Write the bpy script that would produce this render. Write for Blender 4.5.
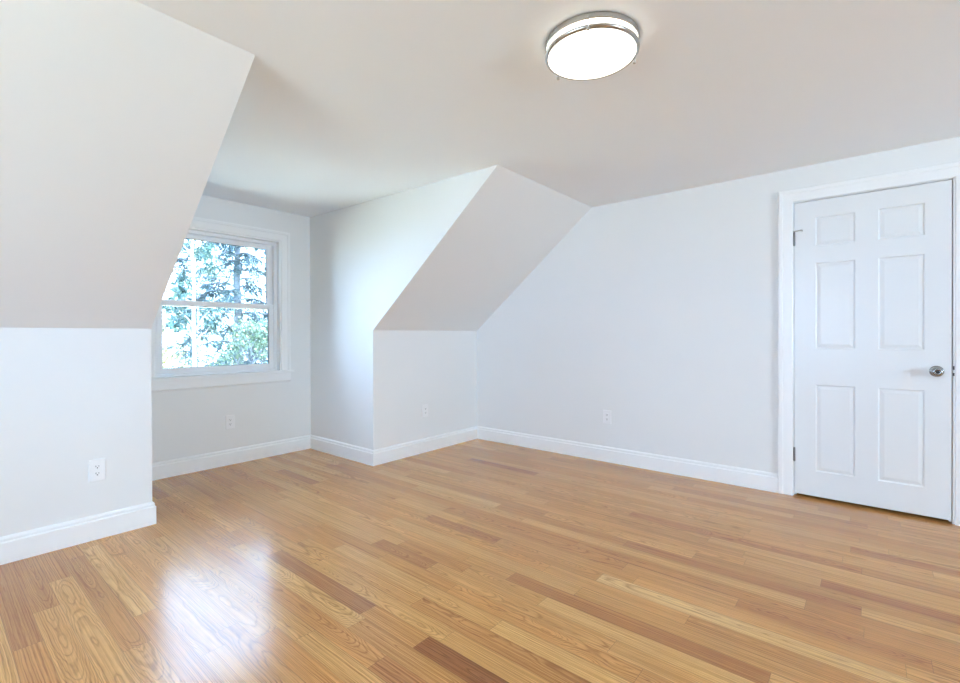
import bpy, bmesh, math, random
from mathutils import Vector, Matrix

for o in list(bpy.data.objects):
    bpy.data.objects.remove(o, do_unlink=True)
S = bpy.context.scene
COL = S.collection
PI = math.pi

# ------------------------------------------------------------------ camera
F, CY, YAW, PITCH, ROLL = 469.0, 337.64, 0.6954833, -0.0048513, -0.0034856
fw = Vector((-math.sin(YAW) * math.cos(PITCH), math.cos(YAW) * math.cos(PITCH), math.sin(PITCH)))
r0 = Vector((math.cos(YAW), math.sin(YAW), 0))
u0 = r0.cross(fw)
rt = r0 * math.cos(ROLL) + u0 * math.sin(ROLL)
up = -r0 * math.sin(ROLL) + u0 * math.cos(ROLL)
cam_d = bpy.data.cameras.new('camera')
cam_d.sensor_width = 36
cam_d.lens = F * 36 / 960
cam_d.shift_y = (CY - 341.5) / 960
cam_d.clip_start = .02
cam = bpy.data.objects.new('camera', cam_d)
COL.objects.link(cam)
M = Matrix((rt, up, -fw)).transposed().to_4x4()
M.translation = Vector((3.3211, -3.9235, 1.1276))
cam.matrix_world = M
S.camera = cam

# ------------------------------------------------------------------ light
SKY_COLOR, SKY_STRENGTH = (0.46, 0.67, 1.0), 34.0
EXPOSURE = -0.93
FILL_WATTS, FILL_COLOR = (375, 33), (.80, .945, 1.0)  # power and colour of the added fill lamps
W = bpy.data.worlds.new('sky')
S.world = W
W.use_nodes = True
nt = W.node_tree
nt.nodes.clear()
wo = nt.nodes.new('ShaderNodeOutputWorld')
bg = nt.nodes.new('ShaderNodeBackground')
bg.inputs['Color'].default_value = (*SKY_COLOR, 1)
bg.inputs['Strength'].default_value = SKY_STRENGTH
nt.links.new(bg.outputs[0], wo.inputs[0])

sun_d = bpy.data.lights.new('sun', 'SUN')
sun_d.energy = 95
sun_d.angle = math.radians(1)
sun_d.color = (1, .96, .88)
sun = bpy.data.objects.new('sun', sun_d)
COL.objects.link(sun)
sun.rotation_euler = Vector((.05, .75, 1.0)).to_track_quat('Z', 'Y').to_euler()

S.view_settings.view_transform = 'Standard'
S.view_settings.look = 'None'
S.view_settings.gamma = 1
S.view_settings.use_curve_mapping = False
S.view_settings.exposure = EXPOSURE
S.cycles.max_bounces = 16
S.cycles.diffuse_bounces = 10
S.cycles.glossy_bounces = 6
S.cycles.transparent_max_bounces = 16
S.cycles.sample_clamp_indirect = 20
S.cycles.caustics_reflective = False
S.cycles.blur_glossy = .5


def portal(name, loc, direction, sx, sy):
    d = bpy.data.lights.new(name, 'AREA')
    d.shape = 'RECTANGLE'
    d.size, d.size_y = sx, sy
    d.cycles.is_portal = True
    o = bpy.data.objects.new(name, d)
    COL.objects.link(o)
    o.location = loc
    o.rotation_euler = Vector(direction).to_track_quat('-Z', 'Z').to_euler()


# room dimensions
A, B, D = 1.3946, 3.0264, 1.0117        # dormer cheeks at y=-A, y=-B, window wall at x=-D
KH, SX, H, HD = 1.1746, 1.3715, 2.2849, 2.3209   # knee height, slope top x, ceiling, ceiling at dormer window
XE, YE = 8.0, -6.2                      # unseen far walls
DX1, DX2, DTOP = 2.9045, 3.690, 2.044   # door opening
WY0, WY1, WZ0, WZ1 = -2.742, -1.70, .775, 2.035   # dormer window opening
OW = [('fill_window_2', (XE, -2.4, 1.4), 1.9, 1.35, (-1, 0, 0)), ('fill_window_3', (1.9, YE, 1.4), 2.4, 1.35, (0, 1, 0))]  # unseen windows added to carry the fill lamps
portal('daylight_portal', (-D - .2, (WY0 + WY1) / 2, (WZ0 + WZ1) / 2), (1, 0, 0), WY1 - WY0, WZ1 - WZ0)
for (n, c, w, h, d), watt in zip(OW, FILL_WATTS):      # fill lamps added outside the two made-up windows behind the camera
    ld = bpy.data.lights.new('window_fill', 'AREA')
    ld.shape = 'RECTANGLE'
    ld.size, ld.size_y = w, h
    ld.energy = watt
    ld.color = FILL_COLOR
    lo_ = bpy.data.objects.new('window_fill', ld)
    COL.objects.link(lo_)
    lo_.location = Vector(c) - Vector(d) * .16
    lo_.rotation_euler = (Vector(d) + Vector((0, 0, .18 if n == 'fill_window_2' else 1.0))).to_track_quat('-Z', 'Z').to_euler()  # tilted upward so the added lamps also brighten the ceiling


# ------------------------------------------------------------------ materials
def node(nt, kind, **kw):
    n = nt.nodes.new(kind)
    for k, v in kw.items():
        if k in n.inputs.keys() if isinstance(k, str) else False:
            n.inputs[k].default_value = v
        else:
            setattr(n, k, v)
    return n


def mat(name, color, rough=.5, metal=0.0, bump=0.0, bscale=80, var=0.0, vscale=3, spec=.5, emit=None, estr=0):
    m = bpy.data.materials.new(name)
    m.use_nodes = True
    nt = m.node_tree
    p = nt.nodes['Principled BSDF']
    p.inputs['Roughness'].default_value = rough
    p.inputs['Metallic'].default_value = metal
    p.inputs['Specular IOR Level'].default_value = spec
    tc = nt.nodes.new('ShaderNodeTexCoord')
    if var:
        nz = nt.nodes.new('ShaderNodeTexNoise')
        nz.inputs['Scale'].default_value = vscale
        nz.inputs['Detail'].default_value = 4
        nt.links.new(tc.outputs['Object'], nz.inputs['Vector'])
        rp = nt.nodes.new('ShaderNodeValToRGB')
        rp.color_ramp.elements[0].position = .3
        rp.color_ramp.elements[1].position = .7
        rp.color_ramp.elements[0].color = (*[c * (1 - var) for c in color], 1)
        rp.color_ramp.elements[1].color = (*[min(1, c * (1 + var)) for c in color], 1)
        nt.links.new(nz.outputs['Fac'], rp.inputs[0])
        nt.links.new(rp.outputs[0], p.inputs['Base Color'])
    else:
        p.inputs['Base Color'].default_value = (*color, 1)
    if bump:
        nz = nt.nodes.new('ShaderNodeTexNoise')
        nz.inputs['Scale'].default_value = bscale
        nz.inputs['Detail'].default_value = 3
        nt.links.new(tc.outputs['Object'], nz.inputs['Vector'])
        b = nt.nodes.new('ShaderNodeBump')
        b.inputs['Strength'].default_value = bump
        b.inputs['Distance'].default_value = .002
        nt.links.new(nz.outputs['Fac'], b.inputs['Height'])
        nt.links.new(b.outputs[0], p.inputs['Normal'])
    if emit:
        p.inputs['Emission Color'].default_value = (*emit, 1)
        p.inputs['Emission Strength'].default_value = estr
    return m


PAINT = mat('wall_paint', (.80, .815, .815), .65, bump=.06, bscale=140, var=.006, vscale=2)
CEIL = mat('ceiling_paint', (.87, .915, .965), .8, bump=.06, bscale=120, var=.006, vscale=2)
TRIM = mat('trim_paint', (.87, .885, .89), .35, bump=.03, bscale=60, var=.005)
DOOR = mat('door_paint', (.77, .795, .81), .32, bump=.02, bscale=60, var=.005)
VINYL = mat('window_vinyl', (.86, .88, .90), .35, var=.005)
PLATE = mat('outlet_plastic', (.86, .87, .88), .3, var=.005)
DARK = mat('dark_slot', (.03, .03, .035), .5, var=.1)
DARK_STRIP = mat('dark_pane_strip', (.03, .04, .045), .6, var=.1)  # thin dark strip around each dormer window pane
NICKEL = mat('brushed_nickel', (.50, .49, .47), .28, metal=1, bump=.05, bscale=200, var=.03)
KNOB = mat('knob_nickel', (.36, .35, .345), .25, metal=1, bump=.05, bscale=200, var=.05)
STEEL = mat('hinge_steel', (.22, .22, .22), .35, metal=1, bump=.05, bscale=200, var=.05)
DIFF = mat('lamp_diffuser', (.9, .88, .84), .4, var=.005, emit=(1, .93, .80), estr=6)
BAND = mat('lamp_band', (.9, .88, .84), .4, var=.005, emit=(1, .92, .78), estr=4.5)
BARK = mat('tree_bark', (.09, .11, .13), .9, bump=.6, bscale=25, var=.4, vscale=9)
PALE_BARK = mat('pale_bark', (.45, .38, .36), .85, bump=.5, bscale=25, var=.15, vscale=9)
NEEDLE = mat('needle_foliage', (.018, .052, .060), .6, var=.45, vscale=2.5)
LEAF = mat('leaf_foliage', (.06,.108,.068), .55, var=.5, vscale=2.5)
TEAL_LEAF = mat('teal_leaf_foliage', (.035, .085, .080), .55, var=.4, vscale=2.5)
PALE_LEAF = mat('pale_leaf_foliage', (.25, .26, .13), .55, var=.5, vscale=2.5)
GRASS = mat('lawn', (.56, .56, .44), .9, bump=.5, bscale=30, var=.35, vscale=1.2)


def glass_mat():
    m = bpy.data.materials.new('window_glass')
    m.use_nodes = True
    nt = m.node_tree
    nt.nodes.clear()
    out = nt.nodes.new('ShaderNodeOutputMaterial')
    mix = nt.nodes.new('ShaderNodeMixShader')
    tr = nt.nodes.new('ShaderNodeBsdfTransparent')
    tr.inputs[0].default_value = (.96, .98, .98, 1)
    gl = nt.nodes.new('ShaderNodeBsdfGlossy')
    gl.inputs['Roughness'].default_value = .01
    fr = nt.nodes.new('ShaderNodeFresnel')
    fr.inputs['IOR'].default_value = 1.4
    nt.links.new(fr.outputs[0], mix.inputs[0])
    nt.links.new(tr.outputs[0], mix.inputs[1])
    nt.links.new(gl.outputs[0], mix.inputs[2])
    nt.links.new(mix.outputs[0], out.inputs[0])
    return m


GLASS = glass_mat()


def wood_mat():
    m = bpy.data.materials.new('oak_strip_floor')
    m.use_nodes = True
    nt = m.node_tree
    L = nt.links.new
    p = nt.nodes['Principled BSDF']

    def N(k):
        return nt.nodes.new(k)

    def math_(op, a, b=None, c=None, clamp=False):
        n = N('ShaderNodeMath')
        n.operation = op
        n.use_clamp = clamp
        for i, x in enumerate((a, b, c)):
            if x is None:
                continue
            if isinstance(x, (int, float)):
                n.inputs[i].default_value = x
            else:
                L(x, n.inputs[i])
        return n.outputs[0]

    def attr(name):
        n = N('ShaderNodeAttribute')
        n.attribute_name = name
        return n.outputs['Fac']

    def comb(x, y, z):
        n = N('ShaderNodeCombineXYZ')
        for i, v in enumerate((x, y, z)):
            if isinstance(v, (int, float)):
                n.inputs[i].default_value = v
            else:
                L(v, n.inputs[i])
        return n.outputs[0]

    def noise(vec, scale, detail=2, rough=.5):
        n = N('ShaderNodeTexNoise')
        n.inputs['Scale'].default_value = scale
        n.inputs['Detail'].default_value = detail
        n.inputs['Roughness'].default_value = rough
        L(vec, n.inputs['Vector'])
        return n.outputs['Fac']

    def mixc(fac, a, b, mode='MIX'):
        n = N('ShaderNodeMix')
        n.data_type = 'RGBA'
        n.blend_type = mode
        for s, x in ((n.inputs[0], fac), (n.inputs[6], a), (n.inputs[7], b)):
            if isinstance(x, (int, float)):
                s.default_value = x
            elif isinstance(x, tuple):
                s.default_value = (*x, 1)
            else:
                L(x, s)
        return n.outputs[2]

    def ramp(fac, stops):
        n = N('ShaderNodeValToRGB')
        e = n.color_ramp.elements
        while len(e) < len(stops):
            e.new(.5)
        for el, (pos, c) in zip(e, stops):
            el.position = pos
            el.color = (*c, 1) if isinstance(c, tuple) else (c, c, c, 1)
        L(fac, n.inputs[0])
        return n.outputs[0]

    uv = N('ShaderNodeUVMap')
    uv.uv_map = 'board'
    sep = N('ShaderNodeSeparateXYZ')
    L(uv.outputs[0], sep.inputs[0])
    u, v = sep.outputs[0], sep.outputs[1]
    seed, tone, red = attr('seed'), attr('tone'), attr('red')
    v0, h0, slope, wob = attr('pith'), attr('depth'), attr('slope'), attr('wobble')
    # growth rings cut by the board: distance from a wandering pith line
    n1 = math_('SUBTRACT', noise(comb(math_('MULTIPLY', u, 1.0), math_('MULTIPLY', v, 2.0), seed), 2.6, 2), .5)
    n2 = math_('SUBTRACT', noise(comb(math_('MULTIPLY', u, 1.0), math_('MULTIPLY', v, 4.0), math_('ADD', seed, 7.3)), 9, 2), .5)
    hh = math_('ADD', math_('ADD', h0, math_('MULTIPLY', slope, u)), math_('MULTIPLY', n1, wob))
    dv = math_('SUBTRACT', v, v0)
    r = math_('SQRT', math_('ADD', math_('MULTIPLY', dv, dv), math_('MULTIPLY', hh, hh)))
    r = math_('ADD', r, math_('MULTIPLY', n2, .010))
    n3 = math_('SUBTRACT', noise(comb(math_('MULTIPLY', r, 34), math_('MULTIPLY', u, .25), seed), 1.0, 2), .5)
    r = math_('ADD', r, math_('MULTIPLY', n3, .036))
    ph = math_('FRACT', math_('MULTIPLY', r, attr('rings')))
    line = ramp(ph, [(0, .2), (.16, 0.0), (.55, .12), (.74, 1.0), (.84, .85), (.93, .3), (1, .2)])
    brk = noise(comb(math_('MULTIPLY', u, 5), math_('MULTIPLY', v, 60), seed), 3, 3)
    line = math_('MULTIPLY', line, math_('MULTIPLY_ADD', brk, 1.3, .1, True))
    # fine open pores along the grain
    pore = noise(comb(math_('MULTIPLY', u, 14), math_('MULTIPLY', v, 420), seed), 1.6, 2)
    pore = ramp(pore, [(.50, 0.0), (.72, 1.0)])
    # slow tone drift in one board
    drift = noise(comb(math_('MULTIPLY', u, 1.4), math_('MULTIPLY', v, 22), seed), 1.6, 3)
    base = ramp(tone, [(0.0, (.28, .105, .034)), (.22, (.43, .188, .060)), (.5, (.60, .300, .090)),
                       (.78, (.720, .410, .135)), (1.0, (.820, .530, .210))])
    base = mixc(math_('MULTIPLY', red, .38), base, mixc(1.0, base, (1.0, .80, .68), 'MULTIPLY'))
    dark = mixc(1.0, base, (.46, .36, .29), 'MULTIPLY')
    col = mixc(math_('MULTIPLY', line, .85), base, dark)
    col = mixc(math_('MULTIPLY', pore, .28), col, mixc(1.0, base, (.62, .52, .42), 'MULTIPLY'))
    col = mixc(ramp(drift, [(.3, .42), (.5, 0.0)]), col, mixc(1.0, col, (.80, .73, .66), 'MULTIPLY'))
    col = mixc(ramp(drift, [(.5, 0.0), (.72, .42)]), col, mixc(1.0, col, (1.14, 1.14, 1.12), 'MULTIPLY'))
    streak = noise(comb(math_('MULTIPLY', u, 1.1), math_('MULTIPLY', v, 120), math_('ADD', seed, 31)), 1.5, 4, .65)
    col = mixc(ramp(streak, [(.30, .75), (.52, 0.0)]), col, mixc(1.0, col, (.62, .50, .38), 'MULTIPLY'))
    col = mixc(ramp(streak, [(.50, 0.0), (.70, .8)]), col, mixc(1.0, col, (1.25, 1.28, 1.32), 'MULTIPLY'))
    # the joint between boards
    ev = math_('SUBTRACT', .0423, math_('ABSOLUTE', v))
    eu = attr('length')
    su = N('ShaderNodeUVMap')
    su.uv_map = 'ends'
    s2 = N('ShaderNodeSeparateXYZ')
    L(su.outputs[0], s2.inputs[0])
    ed = math_('MINIMUM', ev, math_('MINIMUM', s2.outputs[0], s2.outputs[1]))
    seam = ramp(math_('MULTIPLY', ed, 400), [(.12, .55), (.55, 0.0)])
    col = mixc(seam, col, (.13, .065, .03))
    L(col, p.inputs['Base Color'])
    p.inputs['Roughness'].default_value = FLOOR_ROUGH
    p.inputs['Specular IOR Level'].default_value = .25
    p.inputs['Coat Weight'].default_value = .40
    p.inputs['Coat IOR'].default_value = 1.5
    p.inputs['Coat Roughness'].default_value = .16
    b = N('ShaderNodeBump')
    b.inputs['Strength'].default_value = .07
    b.inputs['Distance'].default_value = .0008
    L(math_('ADD', math_('MULTIPLY', math_('ADD', line, pore), -.5), math_('MULTIPLY', seam, -2)), b.inputs['Height'])
    L(b.outputs[0], p.inputs['Normal'])
    L(b.outputs[0], p.inputs['Coat Normal'])
    return m


FLOOR_ROUGH = .24
OAK = wood_mat()


# ------------------------------------------------------------------ mesh helpers
def link(name, bm, m, parent=None, smooth=False, bevel=0.0):
    bmesh.ops.recalc_face_normals(bm, faces=bm.faces[:])
    me = bpy.data.meshes.new(name)
    bm.to_mesh(me)
    bm.free()
    o = bpy.data.objects.new(name, me)
    COL.objects.link(o)
    if m:
        me.materials.append(m)
    if smooth:
        for p in me.polygons:
            p.use_smooth = True
    if parent:
        o.parent = parent
    if bevel:
        b = o.modifiers.new('bevel', 'BEVEL')
        b.width = bevel
        b.segments = 2
        b.limit_method = 'ANGLE'
        b.angle_limit = math.radians(40)
    return o


def tag(o, label, cat=None, group=None, kind=None):
    o['label'] = label
    if cat:
        o['category'] = cat
    if group:
        o['group'] = group
    if kind:
        o['kind'] = kind
    return o


def struct(o, label, cat):
    return tag(o, label, cat, None, 'structure')


def empty(name, loc=(0, 0, 0), rz=0):
    o = bpy.data.objects.new(name, None)
    COL.objects.link(o)
    o.location = loc
    o.rotation_euler = (0, 0, rz)
    o.empty_display_size = .05
    return o


def box(bm, x0, x1, y0, y1, z0, z1):
    vs = [bm.verts.new((x, y, z)) for x in (x0, x1) for y in (y0, y1) for z in (z0, z1)]
    for f in ((0, 1, 3, 2), (4, 6, 7, 5), (0, 4, 5, 1), (2, 3, 7, 6), (0, 2, 6, 4), (1, 5, 7, 3)):
        bm.faces.new([vs[i] for i in f])


def prism(bm, pts, vec):
    """closed polygon of 3D points pushed along vec"""
    a = [bm.verts.new(p) for p in pts]
    b = [bm.verts.new(Vector(p) + Vector(vec)) for p in pts]
    bm.faces.new(a)
    bm.faces.new(b[::-1])
    n = len(pts)
    for i in range(n):
        bm.faces.new((a[i], a[(i + 1) % n], b[(i + 1) % n], b[i]))


def loft(bm, rings, closed_ring=True, caps=True):
    vr = [[bm.verts.new(p) for p in r] for r in rings]
    n = len(rings[0])
    for i in range(len(vr) - 1):
        for j in range(n if closed_ring else n - 1):
            bm.faces.new((vr[i][j], vr[i][(j + 1) % n], vr[i + 1][(j + 1) % n], vr[i + 1][j]))
    if caps:
        bm.faces.new(vr[0][::-1])
        bm.faces.new(vr[-1])


def lathe(bm, prof, n=48, axis='Z', c=(0, 0, 0), close=True):
    """prof: list of (r, t); revolved about axis through c. A closed profile makes a ring."""
    def P(r, t, a):
        x, y = r * math.cos(a), r * math.sin(a)
        q = {'Z': (x, y, t), 'Y': (x, t, y), 'X': (t, x, y)}[axis]
        return Vector(q) + Vector(c)
    cols = []
    for k in range(n):
        a = 2 * PI * k / n
        cols.append([bm.verts.new(P(r, t, a)) for r, t in prof])
    m = len(prof)
    for k in range(n):
        for j in range(m if close else m - 1):
            bm.faces.new((cols[k][j], cols[k][(j + 1) % m], cols[(k + 1) % n][(j + 1) % m], cols[(k + 1) % n][j]))
    if not close:
        bm.faces.new([cols[k][0] for k in range(n)])
        bm.faces.new([cols[k][-1] for k in range(n)])
    bmesh.ops.remove_doubles(bm, verts=bm.verts[:], dist=1e-6)


def cyl(bm, p, q, r0, r1=None, n=16):
    p, q = Vector(p), Vector(q)
    r1 = r0 if r1 is None else r1
    d = (q - p).normalized()
    s = d.orthogonal().normalized()
    t = d.cross(s)
    loft(bm, [[c + (s * math.cos(2 * PI * k / n) + t * math.sin(2 * PI * k / n)) * r for k in range(n)] for c, r in ((p, r0), (q, r1))])


# ------------------------------------------------------------------ floor
def build_floor():
    rnd = random.Random(11)
    bw, off = .0846, .0066
    # boards that stand out: row -> (x start, x end, tone, redness)
    special = {32: [(2.05, 2.95, .10, .8)], 30: [(1.843, 3.1, .38, .3)], 40: [(.20, 1.27, .36, .15), (1.27, 2.2, .62, .2)],
               15: [(3.146, 4.1, .22, .9)], 39: [(.10, 1.045, .74, .0), (1.045, 2.1, .50, .6)], 41: [(-.4, .426, .36, .5), (.426, 1.7, .66, .2)],
               43: [(-.3, .96, .27, .4), (.96, 1.9, .45, .8)], 42: [(-.3, .70, .30, .4), (.70, 1.8, .60, .3)], 25: [(2.025, 3.065, .26, .7), (3.065, 4.2, .72, .2)], 27: [(.2, 1.245, .66, .2), (1.245, 1.67, .28, .4), (1.67, 2.6, .62, .3)],
               22: [(.3, 1.205, .5, .4), (1.205, 1.75, .24, .4), (2.35, 3.6, .95, .1)], 17: [(.15, 1.428, .78, .1), (1.428, 2.3, .36, .5), (3.29, 4.4, .74, .1)],
               18: [(2.2, 3.11, .74, .2), (3.11, 4.0, .40, .5)], 33: [(1.77, 2.8, .42, .1), (.7, 1.77, .74, .1)], 26: [(2.25, 3.5, .84, .1)],
               19: [(2.1, 3.3, .40, .7)], 20: [(1.2, 2.4, .38, .6)], 44: [(.2, 1.3, .72, .1)], 29: [(2.2, 3.3, .80, .1)], 31: [(1.2, 2.1, .66, .2)]}
    bm = bmesh.new()
    names = ['seed', 'tone', 'red', 'pith', 'depth', 'slope', 'wobble', 'length', 'rings']
    lay = {n: bm.faces.layers.float.new(n) for n in names}
    uvb = bm.loops.layers.uv.new('board')
    uve = bm.loops.layers.uv.new('ends')
    x_lo, x_hi = -D - .1, XE + .1
    row = -2
    while True:
        y1 = off - bw * row
        y0 = y1 - bw
        if y1 < YE - .1:
            break
        segs = []
        sp = sorted(special.get(row, []))
        x = x_lo
        for a, b, t, rd in sp + [(x_hi, x_hi, 0, 0)]:
            start = True
            while x < a - 1e-4:
                ln = rnd.uniform(.38, 1.5)
                e = x + ln
                if start and x == x_lo:
                    e = x + rnd.uniform(.2, 1.2)
                if a - e < .25:
                    e = a
                t_ = min(.95, max(.14, rnd.gauss(.55, .11)))
                segs.append((x, min(e, a), t_, rnd.random() ** 1.3))
                x = min(e, a)
                start = False
            if b > a:
                segs.append((a, b, t, rd))
                x = b
        for xa, xb, t, rd in segs:
            vs = [bm.verts.new(p) for p in ((xa, y0, 0), (xb, y0, 0), (xb, y1, 0), (xa, y1, 0))]
            f = bm.faces.new(vs)
            du = rnd.uniform(0, 40)
            seed = rnd.uniform(0, 90)
            flat = rnd.random()
            f[lay['seed']] = seed
            f[lay['tone']] = t if t < .12 else .54 + (t - .54) * .85
            f[lay['red']] = rd
            f[lay['length']] = xb - xa
            f[lay['rings']] = rnd.uniform(110, 230)
            if flat < .55:          # flat sawn, with cathedral figure
                f[lay['pith']] = rnd.uniform(-.03, .03)
                sl = rnd.choice((-1, 1)) * rnd.uniform(.015, .06)
                f[lay['slope']] = sl
                f[lay['depth']] = -sl * du + rnd.uniform(-.05, .05)
                f[lay['wobble']] = rnd.uniform(.03, .10)
            else:                   # straight grain
                f[lay['pith']] = rnd.choice((-1, 1)) * rnd.uniform(.07, .25)
                sl = rnd.uniform(-.01, .01)
                f[lay['slope']] = sl
                f[lay['depth']] = -sl * du + rnd.uniform(-.04, .04)
                f[lay['wobble']] = rnd.uniform(.01, .06)
            for lp in f.loops:
                px, py = lp.vert.co.x, lp.vert.co.y
                lp[uvb].uv = (px - xa + du, py - (y0 + y1) / 2)
                lp[uve].uv = (px - xa, xb - px)
        row += 1
    box(bm, x_lo, x_hi, y0 + bw, off + bw * 2, -.22, -.004)
    me = bpy.data.meshes.new('floor')
    bm.to_mesh(me)
    bm.free()
    me.materials.append(OAK)
    o = bpy.data.objects.new('floor', me)
    COL.objects.link(o)
    return o


struct(build_floor(), 'satin oak strip floor, boards of mixed tan and brown running towards the window', 'floor')

# ------------------------------------------------------------------ walls and ceiling
T = .10


def wall(name, label, build, m=PAINT, cat='wall'):
    bm = bmesh.new()
    build(bm)
    return struct(link(name, bm, m), label, cat)


def b_right(bm):    # the wall with the door, plane y = 0
    box(bm, -T, DX1 - .02, 0, .14, -.05, H)
    box(bm, DX2 + .02, XE + T, 0, .14, -.05, H)
    box(bm, DX1 - .02, DX2 + .02, 0, .14, DTOP + .02, H)


wall('wall_right', 'long pale grey wall with the white panelled door', b_right)


def slab_with_hole(bm, axis, p, thick, a0, a1, z0, z1, h):
    """wall at axis = p; hole h = (a0, a1, z0, z1)"""
    def bx(u0, u1, w0, w1):
        lo, hi = sorted((p, p + thick))
        if axis == 'x':
            box(bm, lo, hi, u0, u1, w0, w1)
        else:
            box(bm, u0, u1, lo, hi, w0, w1)
    bx(a0, h[0], z0, z1)
    bx(h[1], a1, z0, z1)
    bx(h[0], h[1], z0, h[2])
    bx(h[0], h[1], h[3], z1)


wall('wall_dormer_window', 'pale grey end wall of the dormer around the window',
     lambda bm: slab_with_hole(bm, 'x', -D, -.14, -B - T, -A + T, -.05, HD, (WY0, WY1, WZ0, WZ1)))
wall('wall_far_side', 'pale wall opposite the dormer with a wide window added for fill light, outside the view',
     lambda bm: slab_with_hole(bm, 'x', XE, .14, YE - .14, 0, -.05, H, (OW[0][1][1] - .95, OW[0][1][1] + .95, .725, 2.075)))
wall('wall_back', 'pale wall facing the door wall with a wide window added for fill light, outside the view',
     lambda bm: slab_with_hole(bm, 'y', YE, -.14, -T, XE, -.05, H, (.7, 3.1, .725, 2.075)))


def cheek(y, sgn):
    def f(bm):
        pts = [(0, y, -.05), (-D, y, -.05), (-D, y, HD), (SX, y, H), (0, y, KH)]
        prism(bm, pts, (0, sgn * T, 0))
    return f


wall('wall_dormer_right', 'pale grey dormer side wall left of the sloped ceiling in the corner', cheek(-A, 1))
wall('wall_dormer_left', 'dormer side wall hidden behind the near sloped ceiling', cheek(-B, -1))
wall('wall_knee_right', 'short pale grey knee wall in the far corner below the slope',
     lambda bm: box(bm, -T, 0, -A + T, 0, -.05, KH))
wall('wall_knee_left', 'short pale grey knee wall at the left edge below the near slope',
     lambda bm: box(bm, -T, 0, YE, -B - T, -.05, KH))


def slope(y0, y1):
    def f(bm):
        n = Vector((-(H - KH), 0, SX)).normalized() * T
        prism(bm, [Vector((0, y0, KH)), Vector((SX, y0, H)), Vector((SX, y0, H)) + n, Vector((0, y0, KH)) + n], (0, y1 - y0, 0))
    return f


wall('wall_slope_right', 'grey sloping ceiling plane in the far corner above the short knee wall', slope(-A + T, 0))
wall('wall_slope_left', 'large sloping ceiling plane at upper left, nearest the camera', slope(YE, -B - T))


def b_ceiling(bm):
    box(bm, SX, XE + .14, YE - .14, .14, H, H + .12)
    prism(bm, [(SX, -B - T, H), (SX, -B - T, H + .12), (-D - .14, -B - T, HD + .125), (-D - .14, -B - T, HD + .005)], (0, B - A + 2 * T, 0))


wall('ceiling', 'flat off-white ceiling carrying the round lamp', b_ceiling, CEIL, 'ceiling')

wall('wall_gap_blocker', 'unseen near-black shell added behind the door to block light in its gaps', lambda bm: (
    box(bm, DX1 - .3, DX2 + .3, .75, .8, -.05, H), box(bm, DX1 - .3, DX1 - .25, .14, .75, -.05, H),
    box(bm, DX2 + .25, DX2 + .3, .14, .75, -.05, H), box(bm, DX1 - .3, DX2 + .3, .14, .8, H, H + .05),
    box(bm, DX1 - .3, DX2 + .3, .14, .8, -.1, -.05)), mat('gap_shade_paint', (.06, .06, .06), .8, var=.02))  # shade put into the paint: near black so the door gaps stay dark

# ------------------------------------------------------------------ baseboards
BP = [(0, 0), (.016, 0), (.016, .104), (.0135, .108), (.0105, .110), (.0105, .122), (.008, .128), (.0045, .132), (.0, .135)]


def baseboard(name, label, p0, p1, nrm, e0, e1):
    """profile run along a wall; e = +1 outside corner, -1 inside corner, 0 square end"""
    p0, p1, nrm = Vector((*p0, 0)), Vector((*p1, 0)), Vector((*nrm, 0))
    d = (p1 - p0).normalized()
    bm = bmesh.new()
    loft(bm, [[p0 + nrm * t - d * (e0 * t) + Vector((0, 0, z)) for t, z in BP],
              [p1 + nrm * t + d * (e1 * t) + Vector((0, 0, z)) for t, z in BP]])
    return struct(link(name, bm, TRIM), label, 'baseboard')


CW = .088
baseboard('baseboard_right', 'white moulded baseboard along the door wall, from far corner to door casing', (0, 0), (DX1 - CW + .003, 0), (0, -1), -1, 0)
baseboard('baseboard_door_side', 'white baseboard right of the door, outside the view', (DX2 + CW - .003, 0), (XE, 0), (0, -1), 0, -1)
baseboard('baseboard_knee_right', 'white baseboard under the short knee wall in the far corner', (0, -A), (0, 0), (1, 0), 1, -1)
baseboard('baseboard_dormer_right', 'white baseboard on the dormer side wall', (-D, -A), (0, -A), (0, -1), -1, 1)
baseboard('baseboard_dormer_window', 'white baseboard below the dormer window', (-D, -B), (-D, -A), (1, 0), -1, -1)
baseboard('baseboard_dormer_left', 'white baseboard on the hidden dormer side wall', (-D, -B), (0, -B), (0, 1), -1, 1)
baseboard('baseboard_knee_left', 'large white baseboard at lower left below the near knee wall', (0, YE), (0, -B), (1, 0), -1, 1)
baseboard('baseboard_far_side', 'white baseboard on the wall opposite the dormer, outside the view', (XE, YE), (XE, 0), (-1, 0), -1, -1)
baseboard('baseboard_back', 'white baseboard on the back wall, outside the view', (0, YE), (XE, YE), (0, 1), -1, -1)

# ------------------------------------------------------------------ casing sweep
CP = [(0, 0), (0, .010), (.004, .013), (.058, .015), (.062, .019), (.080, .021), (CW - .002, .019), (CW, .015), (CW, 0)]


def casing(bm, pts, conv):
    """pts: inner-edge corners in wall-plane (a, z) going up, across, down; conv(a, z, depth) -> point"""
    (a0, z0), (a1, z1), (a2, z2), (a3, z3) = pts
    s = 1 if a3 > a0 else -1
    rings = []
    for (a, z), (oa, oz) in zip(pts, ((-s, 0), (-s, 1), (s, 1), (s, 0))):
        rings.append([conv(a + oa * w, z + oz * w, d) for w, d in CP])
    loft(bm, rings)


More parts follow.
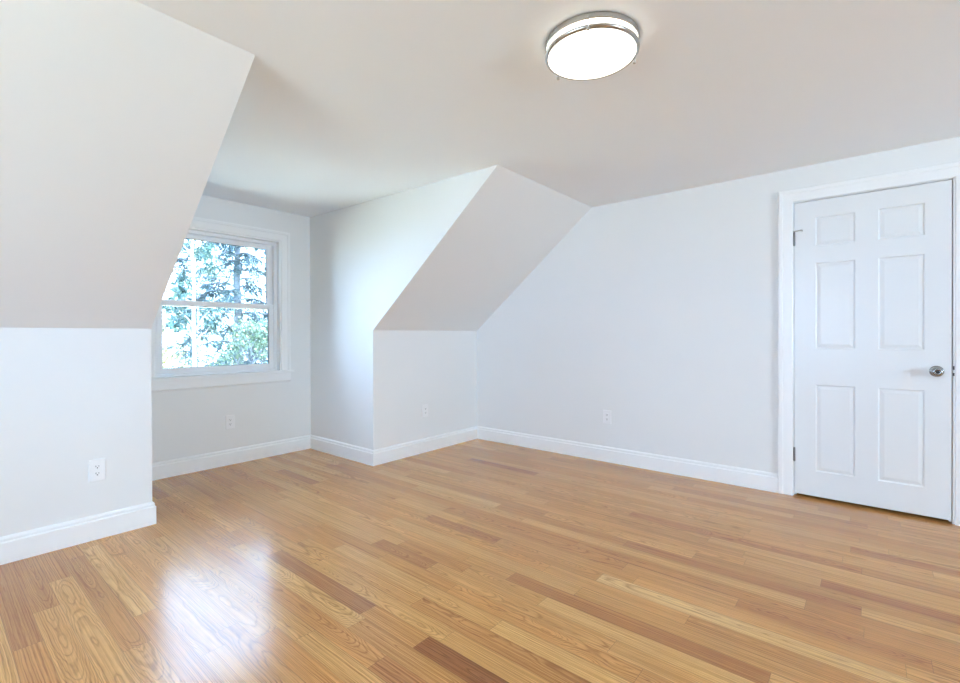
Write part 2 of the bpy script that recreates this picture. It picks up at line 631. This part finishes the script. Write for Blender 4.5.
# ------------------------------------------------------------------ dormer window
def build_window():
    root = empty('window_1', (-D, (WY0 + WY1) / 2, WZ0))
    struct(root, 'white double hung window in the dormer looking out on trees', 'window')
    inv = Matrix.Translation(-root.location)

    def add(name, bm, m, parent=None, bevel=0.0):
        o = link(name, bm, m, None, bevel=bevel)
        o.data.transform(inv)
        o.parent = parent or root
        return o

    X = -D
    bm = bmesh.new()
    casing(bm, [(WY0 - .005 + .005, WZ0 + .025), (WY0, WZ1), (WY1, WZ1), (WY1, WZ0 + .025)], lambda a, z, d: Vector((X + d, a, z)))
    add('casing', bm, TRIM)
    bm = bmesh.new()          # jamb lining
    box(bm, X - .14, X + .001, WY0, WY0 + .012, WZ0, WZ1)
    box(bm, X - .14, X + .001, WY1 - .012, WY1, WZ0, WZ1)
    box(bm, X - .14, X + .001, WY0 + .012, WY1 - .012, WZ1 - .012, WZ1)
    add('jamb', bm, TRIM)
    bm = bmesh.new()          # stool with rounded nose and horns
    box(bm, X - .14, X + .045, WY0 + .012, WY1 - .012, WZ0, WZ0 + .024)
    box(bm, X, X + .045, WY0 - CW - .02, WY0 + .012, WZ0, WZ0 + .024)
    box(bm, X, X + .045, WY1 - .012, WY1 + CW + .02, WZ0, WZ0 + .024)
    bmesh.ops.remove_doubles(bm, verts=bm.verts[:], dist=1e-5)
    add('stool', bm, TRIM, bevel=.003)
    bm = bmesh.new()
    prism(bm, [(X, WY0 - CW, WZ0), (X + .018, WY0 - CW, WZ0), (X + .018, WY0 - CW, WZ0 - .07), (X + .012, WY0 - CW, WZ0 - .082),
               (X, WY0 - CW, WZ0 - .085)], (0, WY1 - WY0 + 2 * CW, 0))
    add('apron', bm, TRIM)

    def frame(bm, x0, x1, ya, yb, za, zb, l, r, b, t):
        box(bm, x0, x1, ya, ya + l, za, zb)
        box(bm, x0, x1, yb - r, yb, za, zb)
        box(bm, x0, x1, ya + l, yb - r, za, za + b)
        box(bm, x0, x1, ya + l, yb - r, zb - t, zb)

    y0, y1, z0, z1 = WY0 + .012, WY1 - .012, WZ0 + .024, WZ1 - .012
    bm = bmesh.new()
    frame(bm, X - .14, X - .055, y0, y1, z0, z1, .028, .028, .018, .028)
    frame(bm, X - .105, X - .098, y0 + .028, y1 - .028, z0 + .018, z1 - .028, .008, .008, .006, .006)
    add('frame', bm, VINYL, bevel=.002)
    ya, yb = y0 + .030, y1 - .030
    za, zb = z0 + .020, z1 - .030
    mid = 1.404
    low = bmesh.new()
    frame(low, X - .096, X - .062, ya, yb, za, mid + .024, .042, .042, .048, .045)
    lo = add('lower_sash', low, VINYL, bevel=.003)
    bm = bmesh.new()
    frame(bm, X - .083, X - .077, ya + .0425, yb - .0425, za + .0485, mid - .0215, .003, .006, .003, .003)
    add('pane_strip', bm, DARK_STRIP, lo)
    bm = bmesh.new()
    box(bm, X - .082, X - .078, ya + .042, yb - .042, za + .048, mid - .021)
    add('pane', bm, GLASS, lo)
    hi = bmesh.new()
    frame(hi, X - .136, X - .107, ya, yb, mid - .024, zb, .042, .042, .045, .036)
    ho = add('upper_sash', hi, VINYL, bevel=.003)
    bm2 = bmesh.new()
    frame(bm2, X - .125, X - .119, ya + .0425, yb - .0425, mid + .0215, zb - .0365, .003, .004, .003, .003)
    add('pane_strip', bm2, DARK_STRIP, ho)
    bm3 = bmesh.new()
    box(bm3, X - .124, X - .120, ya + .042, yb - .042, mid + .021, zb - .036)
    add('pane', bm3, GLASS, ho)


build_window()

for n, c, w, h, d in OW:       # two unseen windows added behind the camera to brighten the room
    o = empty(n, c)
    struct(o, 'white window added for fill light on the wall %s, outside the view' % ('opposite the dormer' if n == 'fill_window_2' else 'facing the door wall'), 'window')
    bm = bmesh.new()
    bars = [(-w / 2, -w / 2 + .06, -h / 2, h / 2), (w / 2 - .06, w / 2, -h / 2, h / 2), (-w / 2 + .06, w / 2 - .06, -h / 2, -h / 2 + .06),
            (-w / 2 + .06, w / 2 - .06, h / 2 - .06, h / 2), (-.04, .04, -h / 2 + .06, h / 2 - .06)]
    for a0, a1, b0, b1 in bars:
        if d[0]:
            box(bm, .03, .10, a0, a1, b0, b1)
        else:
            box(bm, a0, a1, -.10, -.03, b0, b1)
    link('frame', bm, VINYL, o)
    bm = bmesh.new()
    for a0, a1 in ((-w / 2 + .06, -.04), (.04, w / 2 - .06)):
        if d[0]:
            box(bm, .06, .065, a0, a1, -h / 2 + .06, h / 2 - .06)
        else:
            box(bm, a0, a1, -.065, -.06, -h / 2 + .06, h / 2 - .06)
    link('pane', bm, GLASS, o)


# ------------------------------------------------------------------ door
def build_door():
    bm = bmesh.new()
    casing(bm, [(DX1 - .004, 0), (DX1 - .004, DTOP + .004), (DX2 + .010, DTOP + .004), (DX2 + .010, 0)], lambda a, z, d: Vector((a, -d, z)))
    struct(link('trim_1', bm, TRIM), 'white moulded casing around the panelled door', 'door casing')
    bm = bmesh.new()
    box(bm, DX1 - .02, DX1 - .0005, -.0005, .14, 0, DTOP + .02)
    box(bm, DX2 + .0005, DX2 + .02, -.0005, .14, 0, DTOP + .02)
    box(bm, DX1 - .0005, DX2 + .0005, -.0005, .14, DTOP, DTOP + .02)
    box(bm, DX1 - .0005, DX1 + .011, .040, .075, 0, DTOP)
    box(bm, DX2 - .011, DX2 + .0005, .040, .075, 0, DTOP)
    box(bm, DX1 + .011, DX2 - .011, .040, .075, DTOP - .011, DTOP)
    jamb = struct(link('trim_2', bm, TRIM), 'white door jamb between casing and door edge', 'door jamb')
    # strike plate on the latch side
    bm = bmesh.new()
    box(bm, DX2 + .0008, DX2 + .0085, -.0022, -.0004, .868, .946)
    sp = link('strike_plate', bm, TRIM, jamb)
    bm = bmesh.new()
    box(bm, DX2 + .0015, DX2 + .0080, -.0030, -.0020, .914, .936)
    box(bm, DX2 + .0015, DX2 + .0080, -.0030, -.0020, .878, .896)
    link('strike_hole', bm, DARK, sp)

    w, z0, z1, th = DX2 - DX1 - .0065, .020, DTOP - .006, .035
    root = empty('door_1', (DX1 + .0025, 0, 0), math.radians(-.35))
    struct(root, 'white six panel door, nearly closed, at the right edge', 'door')
    xs = [0, .118, .336, .444, .666, w]
    zs = [z0, .188, .786, 1.026, 1.616, 1.724, 1.927, z1]
    bm = bmesh.new()
    V = {}
    for i, x in enumerate(xs):
        for k, z in enumerate(zs):
            V[i, k] = bm.verts.new((x, 0, z))
    panels = []
    for i in range(5):
        for k in range(7):
            f = bm.faces.new((V[i, k], V[i + 1, k], V[i + 1, k + 1], V[i, k + 1]))
            if i in (1, 3) and k in (1, 3, 5):
                panels.append(f)
    # sides and back
    ring = [V[i, 0] for i in range(6)] + [V[5, k] for k in range(1, 8)] + [V[i, 7] for i in range(4, -1, -1)] + [V[0, k] for k in range(6, 0, -1)]
    back = [bm.verts.new((v.co.x, th, v.co.z)) for v in ring]
    n = len(ring)
    for i in range(n):
        bm.faces.new((ring[i], ring[(i + 1) % n], back[(i + 1) % n], back[i]))
    bm.faces.new(back)
    bmesh.ops.recalc_face_normals(bm, faces=bm.faces[:])
    for f in panels:
        bmesh.ops.inset_region(bm, faces=[f], thickness=.004, depth=0)
        bmesh.ops.inset_region(bm, faces=[f], thickness=.010, depth=-.006)
        bmesh.ops.inset_region(bm, faces=[f], thickness=.006, depth=0)
        bmesh.ops.inset_region(bm, faces=[f], thickness=.026, depth=.0045)
    link('door_panel', bm, DOOR, root)
    # knob
    bm = bmesh.new()
    kx, kz = 3.622 - DX1 - .0025, .902
    lathe(bm, [(.0, 0), (.033, 0), (.033, -.003), (.030, -.007), (.020, -.009), (.0, -.009)], 40, 'Y', (kx, 0, kz), False)
    rose = link('rosette', bm, KNOB, root, True)
    bm = bmesh.new()
    lathe(bm, [(.0, -.008), (.0125, -.008), (.0115, -.022), (.014, -.030), (.022, -.036), (.0265, -.044), (.027, -.052), (.0245, -.059), (.018, -.063), (.0105, -.0645), (.0095, -.0625), (.0, -.0625)],
          40, 'Y', (kx, 0, kz), False)
    kn = link('door_knob', bm, KNOB, root, True)
    bm = bmesh.new()
    lathe(bm, [(.0, -.062), (.0095, -.062), (.009, -.0645), (.004, -.0650), (.0, -.0650)], 24, 'Y', (kx, 0, kz), False)
    link('turn_button', bm, DARK, kn, True)

    # hinges
    for z, stop in ((1.79, True), (.290, False)):
        bm = bmesh.new()
        hx, hy = .001, -.0065
        zz = z - .045
        for k in range(5):
            cyl(bm, (hx, hy, zz + k * .018 + .0006), (hx, hy, zz + (k + 1) * .018 - .0006), .0062, n=16)
        cyl(bm, (hx, hy, zz - .004), (hx, hy, zz + .094), .0035, n=12)
        cyl(bm, (hx, hy, zz + .090), (hx, hy, zz + .095), .0062, .004, n=12)
        box(bm, hx - .001, hx + .001, hy + .004, .02, zz, zz + .09)
        hg = link('hinge', bm, STEEL, root)
        if stop:
            bm = bmesh.new()
            cyl(bm, (hx, hy, zz + .0955), (hx, hy, zz + .1005), .0085, n=14)
            cyl(bm, (hx, hy - .003, zz + .098), (hx + .040, hy - .020, zz + .098), .0034, n=10)
            cyl(bm, (hx + .036, hy - .019, zz + .098), (hx + .046, hy - .006, zz + .098), .005, .006, n=12)
            link('hinge_stop', bm, NICKEL, hg)


build_door()


# ------------------------------------------------------------------ ceiling lamp
def build_lamp():
    root = empty('ceiling_lamp', (2.47, -2.21, H))
    tag(root, 'round flush ceiling lamp with nickel rings and glowing white diffuser, on the ceiling', 'ceiling lamp')
    R = .180
    bm = bmesh.new()
    lathe(bm, [(0, 0), (R - .001, 0), (R, -.001), (R, -.019), (R - .002, -.021), (R - .008, -.021), (R - .008, -.004), (0, -.004)], 96, 'Z', (0, 0, 0), False)
    link('mounting_ring', bm, NICKEL, root, False)
    bm = bmesh.new()
    lathe(bm, [(R - .012, -.012), (R - .004, -.012), (R - .004, -.050), (R - .012, -.050)], 96)
    link('side_band', bm, BAND, root)
    bm = bmesh.new()
    lathe(bm, [(R - .003, -.043), (R + .001, -.043), (R + .002, -.046), (R + .001, -.052), (R - .002, -.054), (R - .009, -.0555), (R - .0105, -.0545), (R - .009, -.050)], 96)
    rim = link('rim', bm, NICKEL, root, True)
    bm = bmesh.new()
    lathe(bm, [(0, -.0635), (.06, -.0628), (.11, -.061), (.145, -.0585), (R - .009, -.0535), (R - .009, -.049), (0, -.049)], 96, 'Z', (0, 0, 0), False)
    link('diffuser', bm, DIFF, root, True)
    for deg in (-67, 50, 165):
        a = math.radians(deg)
        c, s = math.cos(a), math.sin(a)
        bm = bmesh.new()
        r = R + .004
        cyl(bm, (r * c, r * s, -.012), (r * c, r * s, -.060), .0018, n=10)
        cyl(bm, ((R - .001) * c, (R - .001) * s, -.014), ((R + .006) * c, (R + .006) * s, -.014), .0030, n=10)
        cl = link('clip', bm, NICKEL, root, True)
        bm = bmesh.new()
        lathe(bm, [(0, -.054), (.0055, -.0555), (.0072, -.060), (.0055, -.065), (0, -.067)], 16, 'Z', (r * c, r * s, 0), False)
        link('finial', bm, NICKEL, cl, True)


build_lamp()


# ------------------------------------------------------------------ outlets
def build_outlet(loc, rz, label):
    """faces local -y"""
    root = empty('wall_outlet', loc, rz)
    tag(root, label, 'outlet', 'white duplex outlets around the room')
    bm = bmesh.new()
    w, h = .037, .060
    rings = []
    for t, d in ((0, 0), (0, -.0035), (.0022, -.0062)):
        rings.append([(-w + t, d, -h + t), (w - t, d, -h + t), (w - t, d, h - t), (-w + t, d, h - t)])
    loft(bm, rings)
    link('face_plate', bm, PLATE, root)
    for s in (-1, 1):
        bm = bmesh.new()
        pts = []
        for k in range(24):
            a = 2 * PI * k / 24
            x = .0172 * math.cos(a)
            z = max(-.0125, min(.0125, .0172 * math.sin(a)))
            pts.append((x, -.006, s * .0195 + z))
        prism(bm, pts, (0, -.0016, 0))
        rc = link('receptacle', bm, PLATE, root)
        bm = bmesh.new()
        z = s * .0195
        box(bm, -.0076, -.0052, -.0080, -.0074, z - .001, z + .0075)
        box(bm, .0052, .0076, -.0080, -.0074, z - .0005, z + .0065)
        cyl(bm, (0, -.0074, z - .0062), (0, -.0081, z - .0062), .0030, n=12)
        link('slot', bm, DARK, rc)
    bm = bmesh.new()
    cyl(bm, (0, -.006, 0), (0, -.0074, 0), .0032, n=14)
    link('screw', bm, PLATE, root)
    return root


build_outlet((0, -3.287, .383), PI / 2, 'white duplex outlet on the near knee wall at the left edge, above the big baseboard')
build_outlet((-D, -2.169, .373), PI / 2, 'white duplex outlet below the dormer window')
build_outlet((0, -.779, .401), PI / 2, 'white duplex outlet on the short knee wall in the far corner below the slope')
build_outlet((1.518, 0, .398), 0, 'white duplex outlet on the long wall, between the far corner and the door')


# ------------------------------------------------------------------ outside
GZ = -3.0
bm = bmesh.new()
bmesh.ops.create_grid(bm, x_segments=40, y_segments=40, size=40)
rg = random.Random(2)
for v in bm.verts:
    v.co.x -= 20
    v.co.z = GZ + rg.uniform(-.08, .08)
struct(link('ground', bm, GRASS, smooth=True), 'sunlit lawn below the trees outside the window', 'lawn')


def leaf(bm, p, d, n, ln, wd):
    """a folded pointed blade"""
    d, n = d.normalized(), n.normalized()
    s = d.cross(n)
    if s.length < 1e-3:
        s = d.orthogonal()
    s.normalize()
    n = s.cross(d)
    a = bm.verts.new(p)
    b = bm.verts.new(p + d * ln * .45 + s * wd / 2 + n * wd * .18)
    c = bm.verts.new(p + d * ln)
    e = bm.verts.new(p + d * ln * .45 - s * wd / 2 + n * wd * .18)
    bm.faces.new((a, b, c))
    bm.faces.new((a, c, e))


def rvec(r):
    while True:
        v = Vector((r.uniform(-1, 1), r.uniform(-1, 1), r.uniform(-1, 1)))
        if .05 < v.length < 1:
            return v.normalized()


def wander(bm, p, q, r0, r1, rnd, n=8, amp=.05, seg=10):
    p, q = Vector(p), Vector(q)
    d = (q - p).normalized()
    s = d.orthogonal().normalized()
    t = d.cross(s)
    rings = []
    for k in range(n + 1):
        f = k / n
        c = p.lerp(q, f) + (s * rnd.uniform(-amp, amp) + t * rnd.uniform(-amp, amp)) * (1 if 0 < k < n else 0)
        r = r0 + (r1 - r0) * f
        rings.append([c + (s * math.cos(2 * PI * j / seg) + t * math.sin(2 * PI * j / seg)) * r for j in range(seg)])
    loft(bm, rings)


def conifer(loc, height, reach, label, seed, z_lo=-1.5, gap=.34, m=NEEDLE, thin=1.0):
    r = random.Random(seed)
    root = empty('spruce_tree', loc)
    tag(root, label, 'tree', 'trees outside the dormer window')
    bt = bmesh.new()
    wander(bt, (0, 0, -.1), (0, 0, height), .17, .03, r, 12, .03, 14)
    bf = bmesh.new()
    z = -loc[2] + z_lo
    while z < height - .3:
        f = 1 - z / height
        for k in range(r.choice((3, 4, 4))):
            a = r.uniform(0, 2 * PI)
            ln = reach * (.35 + .65 * f) * r.uniform(.6, 1.1)
            dirv = Vector((math.cos(a), math.sin(a), 0))
            pts = []
            for i in range(7):
                t = i / 6
                pts.append(Vector((0, 0, z)) + dirv * ln * t + Vector((0, 0, .10 * ln * math.sin(t * PI) - .38 * ln * t * t)))
            for i in range(6):
                cyl(bt, pts[i], pts[i + 1], .022 * (1 - i / 7), .022 * (1 - (i + 1) / 7), 6)
            m_ = int(34 * ln * thin)
            for j in range(m_):
                t = r.uniform(.15, 1)
                i = min(5, int(t * 6))
                p = pts[i].lerp(pts[i + 1], t * 6 - i)
                side = dirv.cross(Vector((0, 0, 1))) * r.choice((-1, 1))
                tw = (dirv * .4 + side * r.uniform(.2, 1) + Vector((0, 0, -r.uniform(.3, 1.1)))).normalized()
                tl = r.uniform(.12, .40) * (1.1 - .5 * t)
                for q in range(4):
                    pp = p + tw * tl * q / 4 + rvec(r) * .02
                    leaf(bf, pp, tw + rvec(r) * .55, rvec(r), r.uniform(.06, .12), r.uniform(.018, .035))
        z += gap * r.uniform(.7, 1.3)
    link('trunk', bt, BARK, root, True)
    link('foliage', bf, m, root)
    return root


def broadleaf(loc, height, crown, n, label, seed, bark, size=.11, m=None, name='leafy_tree', stem=.07, low=.35, clumps=26):
    r = random.Random(seed)
    root = empty(name, loc)
    tag(root, label, 'tree' if name != 'leafy_shrub' else 'shrub', 'trees outside the dormer window')
    bt = bmesh.new()
    wander(bt, (0, 0, -.1), (r.uniform(-.15, .15), r.uniform(-.15, .15), height * .92), stem, stem * .35, r, 12, stem * .35, 12)
    bf = bmesh.new()
    for k in range(clumps):
        z = height * r.uniform(low, 1)
        rad = crown * math.sqrt(max(.06, 1 - ((z / height - (1 + low) / 2) / ((1 - low) / 2 + .05)) ** 2))
        a = r.uniform(0, 2 * PI)
        c = Vector((rad * r.uniform(.25, 1) * math.cos(a), rad * r.uniform(.25, 1) * math.sin(a), z))
        wander(bt, (0, 0, max(.2, z - rad * .8)), c, stem * .3, .006, r, 5, .03, 6)
        cr = crown * r.uniform(.22, .42)
        for j in range(n // clumps):
            p = c + rvec(r) * cr * r.random() ** .5
            leaf(bf, p, rvec(r) + Vector((0, 0, -.5)), rvec(r) + Vector((0, 0, 1)), size * r.uniform(.7, 1.3), size * r.uniform(.4, .7))
    link('trunk', bt, bark, root, True)
    link('foliage', bf, m or LEAF, root)
    return root


conifer((-8.0, .86, GZ), 8.2, 2.4, 'tall spruce with a thick blue-grey trunk right of centre in the window', 5, z_lo=-.2, gap=.17, thin=1.5)
conifer((-15.0, 2.3, GZ), 10, 2.6, 'farther spruce left of the big trunk, seen through the upper sash', 9, z_lo=.2, gap=.2, thin=1.2)
broadleaf((-6.0, -.75, GZ), 6.6, .5, 1300, 'slim pale-barked tree left of centre in the window', 3, PALE_BARK, stem=.052, low=.6, clumps=16, m=TEAL_LEAF)
broadleaf((-4.3, -.50, GZ), 4.25, .62, 6500, 'bushy green tree in the lower window, nearest the glass', 21, BARK, low=.3, clumps=44, size=.07)
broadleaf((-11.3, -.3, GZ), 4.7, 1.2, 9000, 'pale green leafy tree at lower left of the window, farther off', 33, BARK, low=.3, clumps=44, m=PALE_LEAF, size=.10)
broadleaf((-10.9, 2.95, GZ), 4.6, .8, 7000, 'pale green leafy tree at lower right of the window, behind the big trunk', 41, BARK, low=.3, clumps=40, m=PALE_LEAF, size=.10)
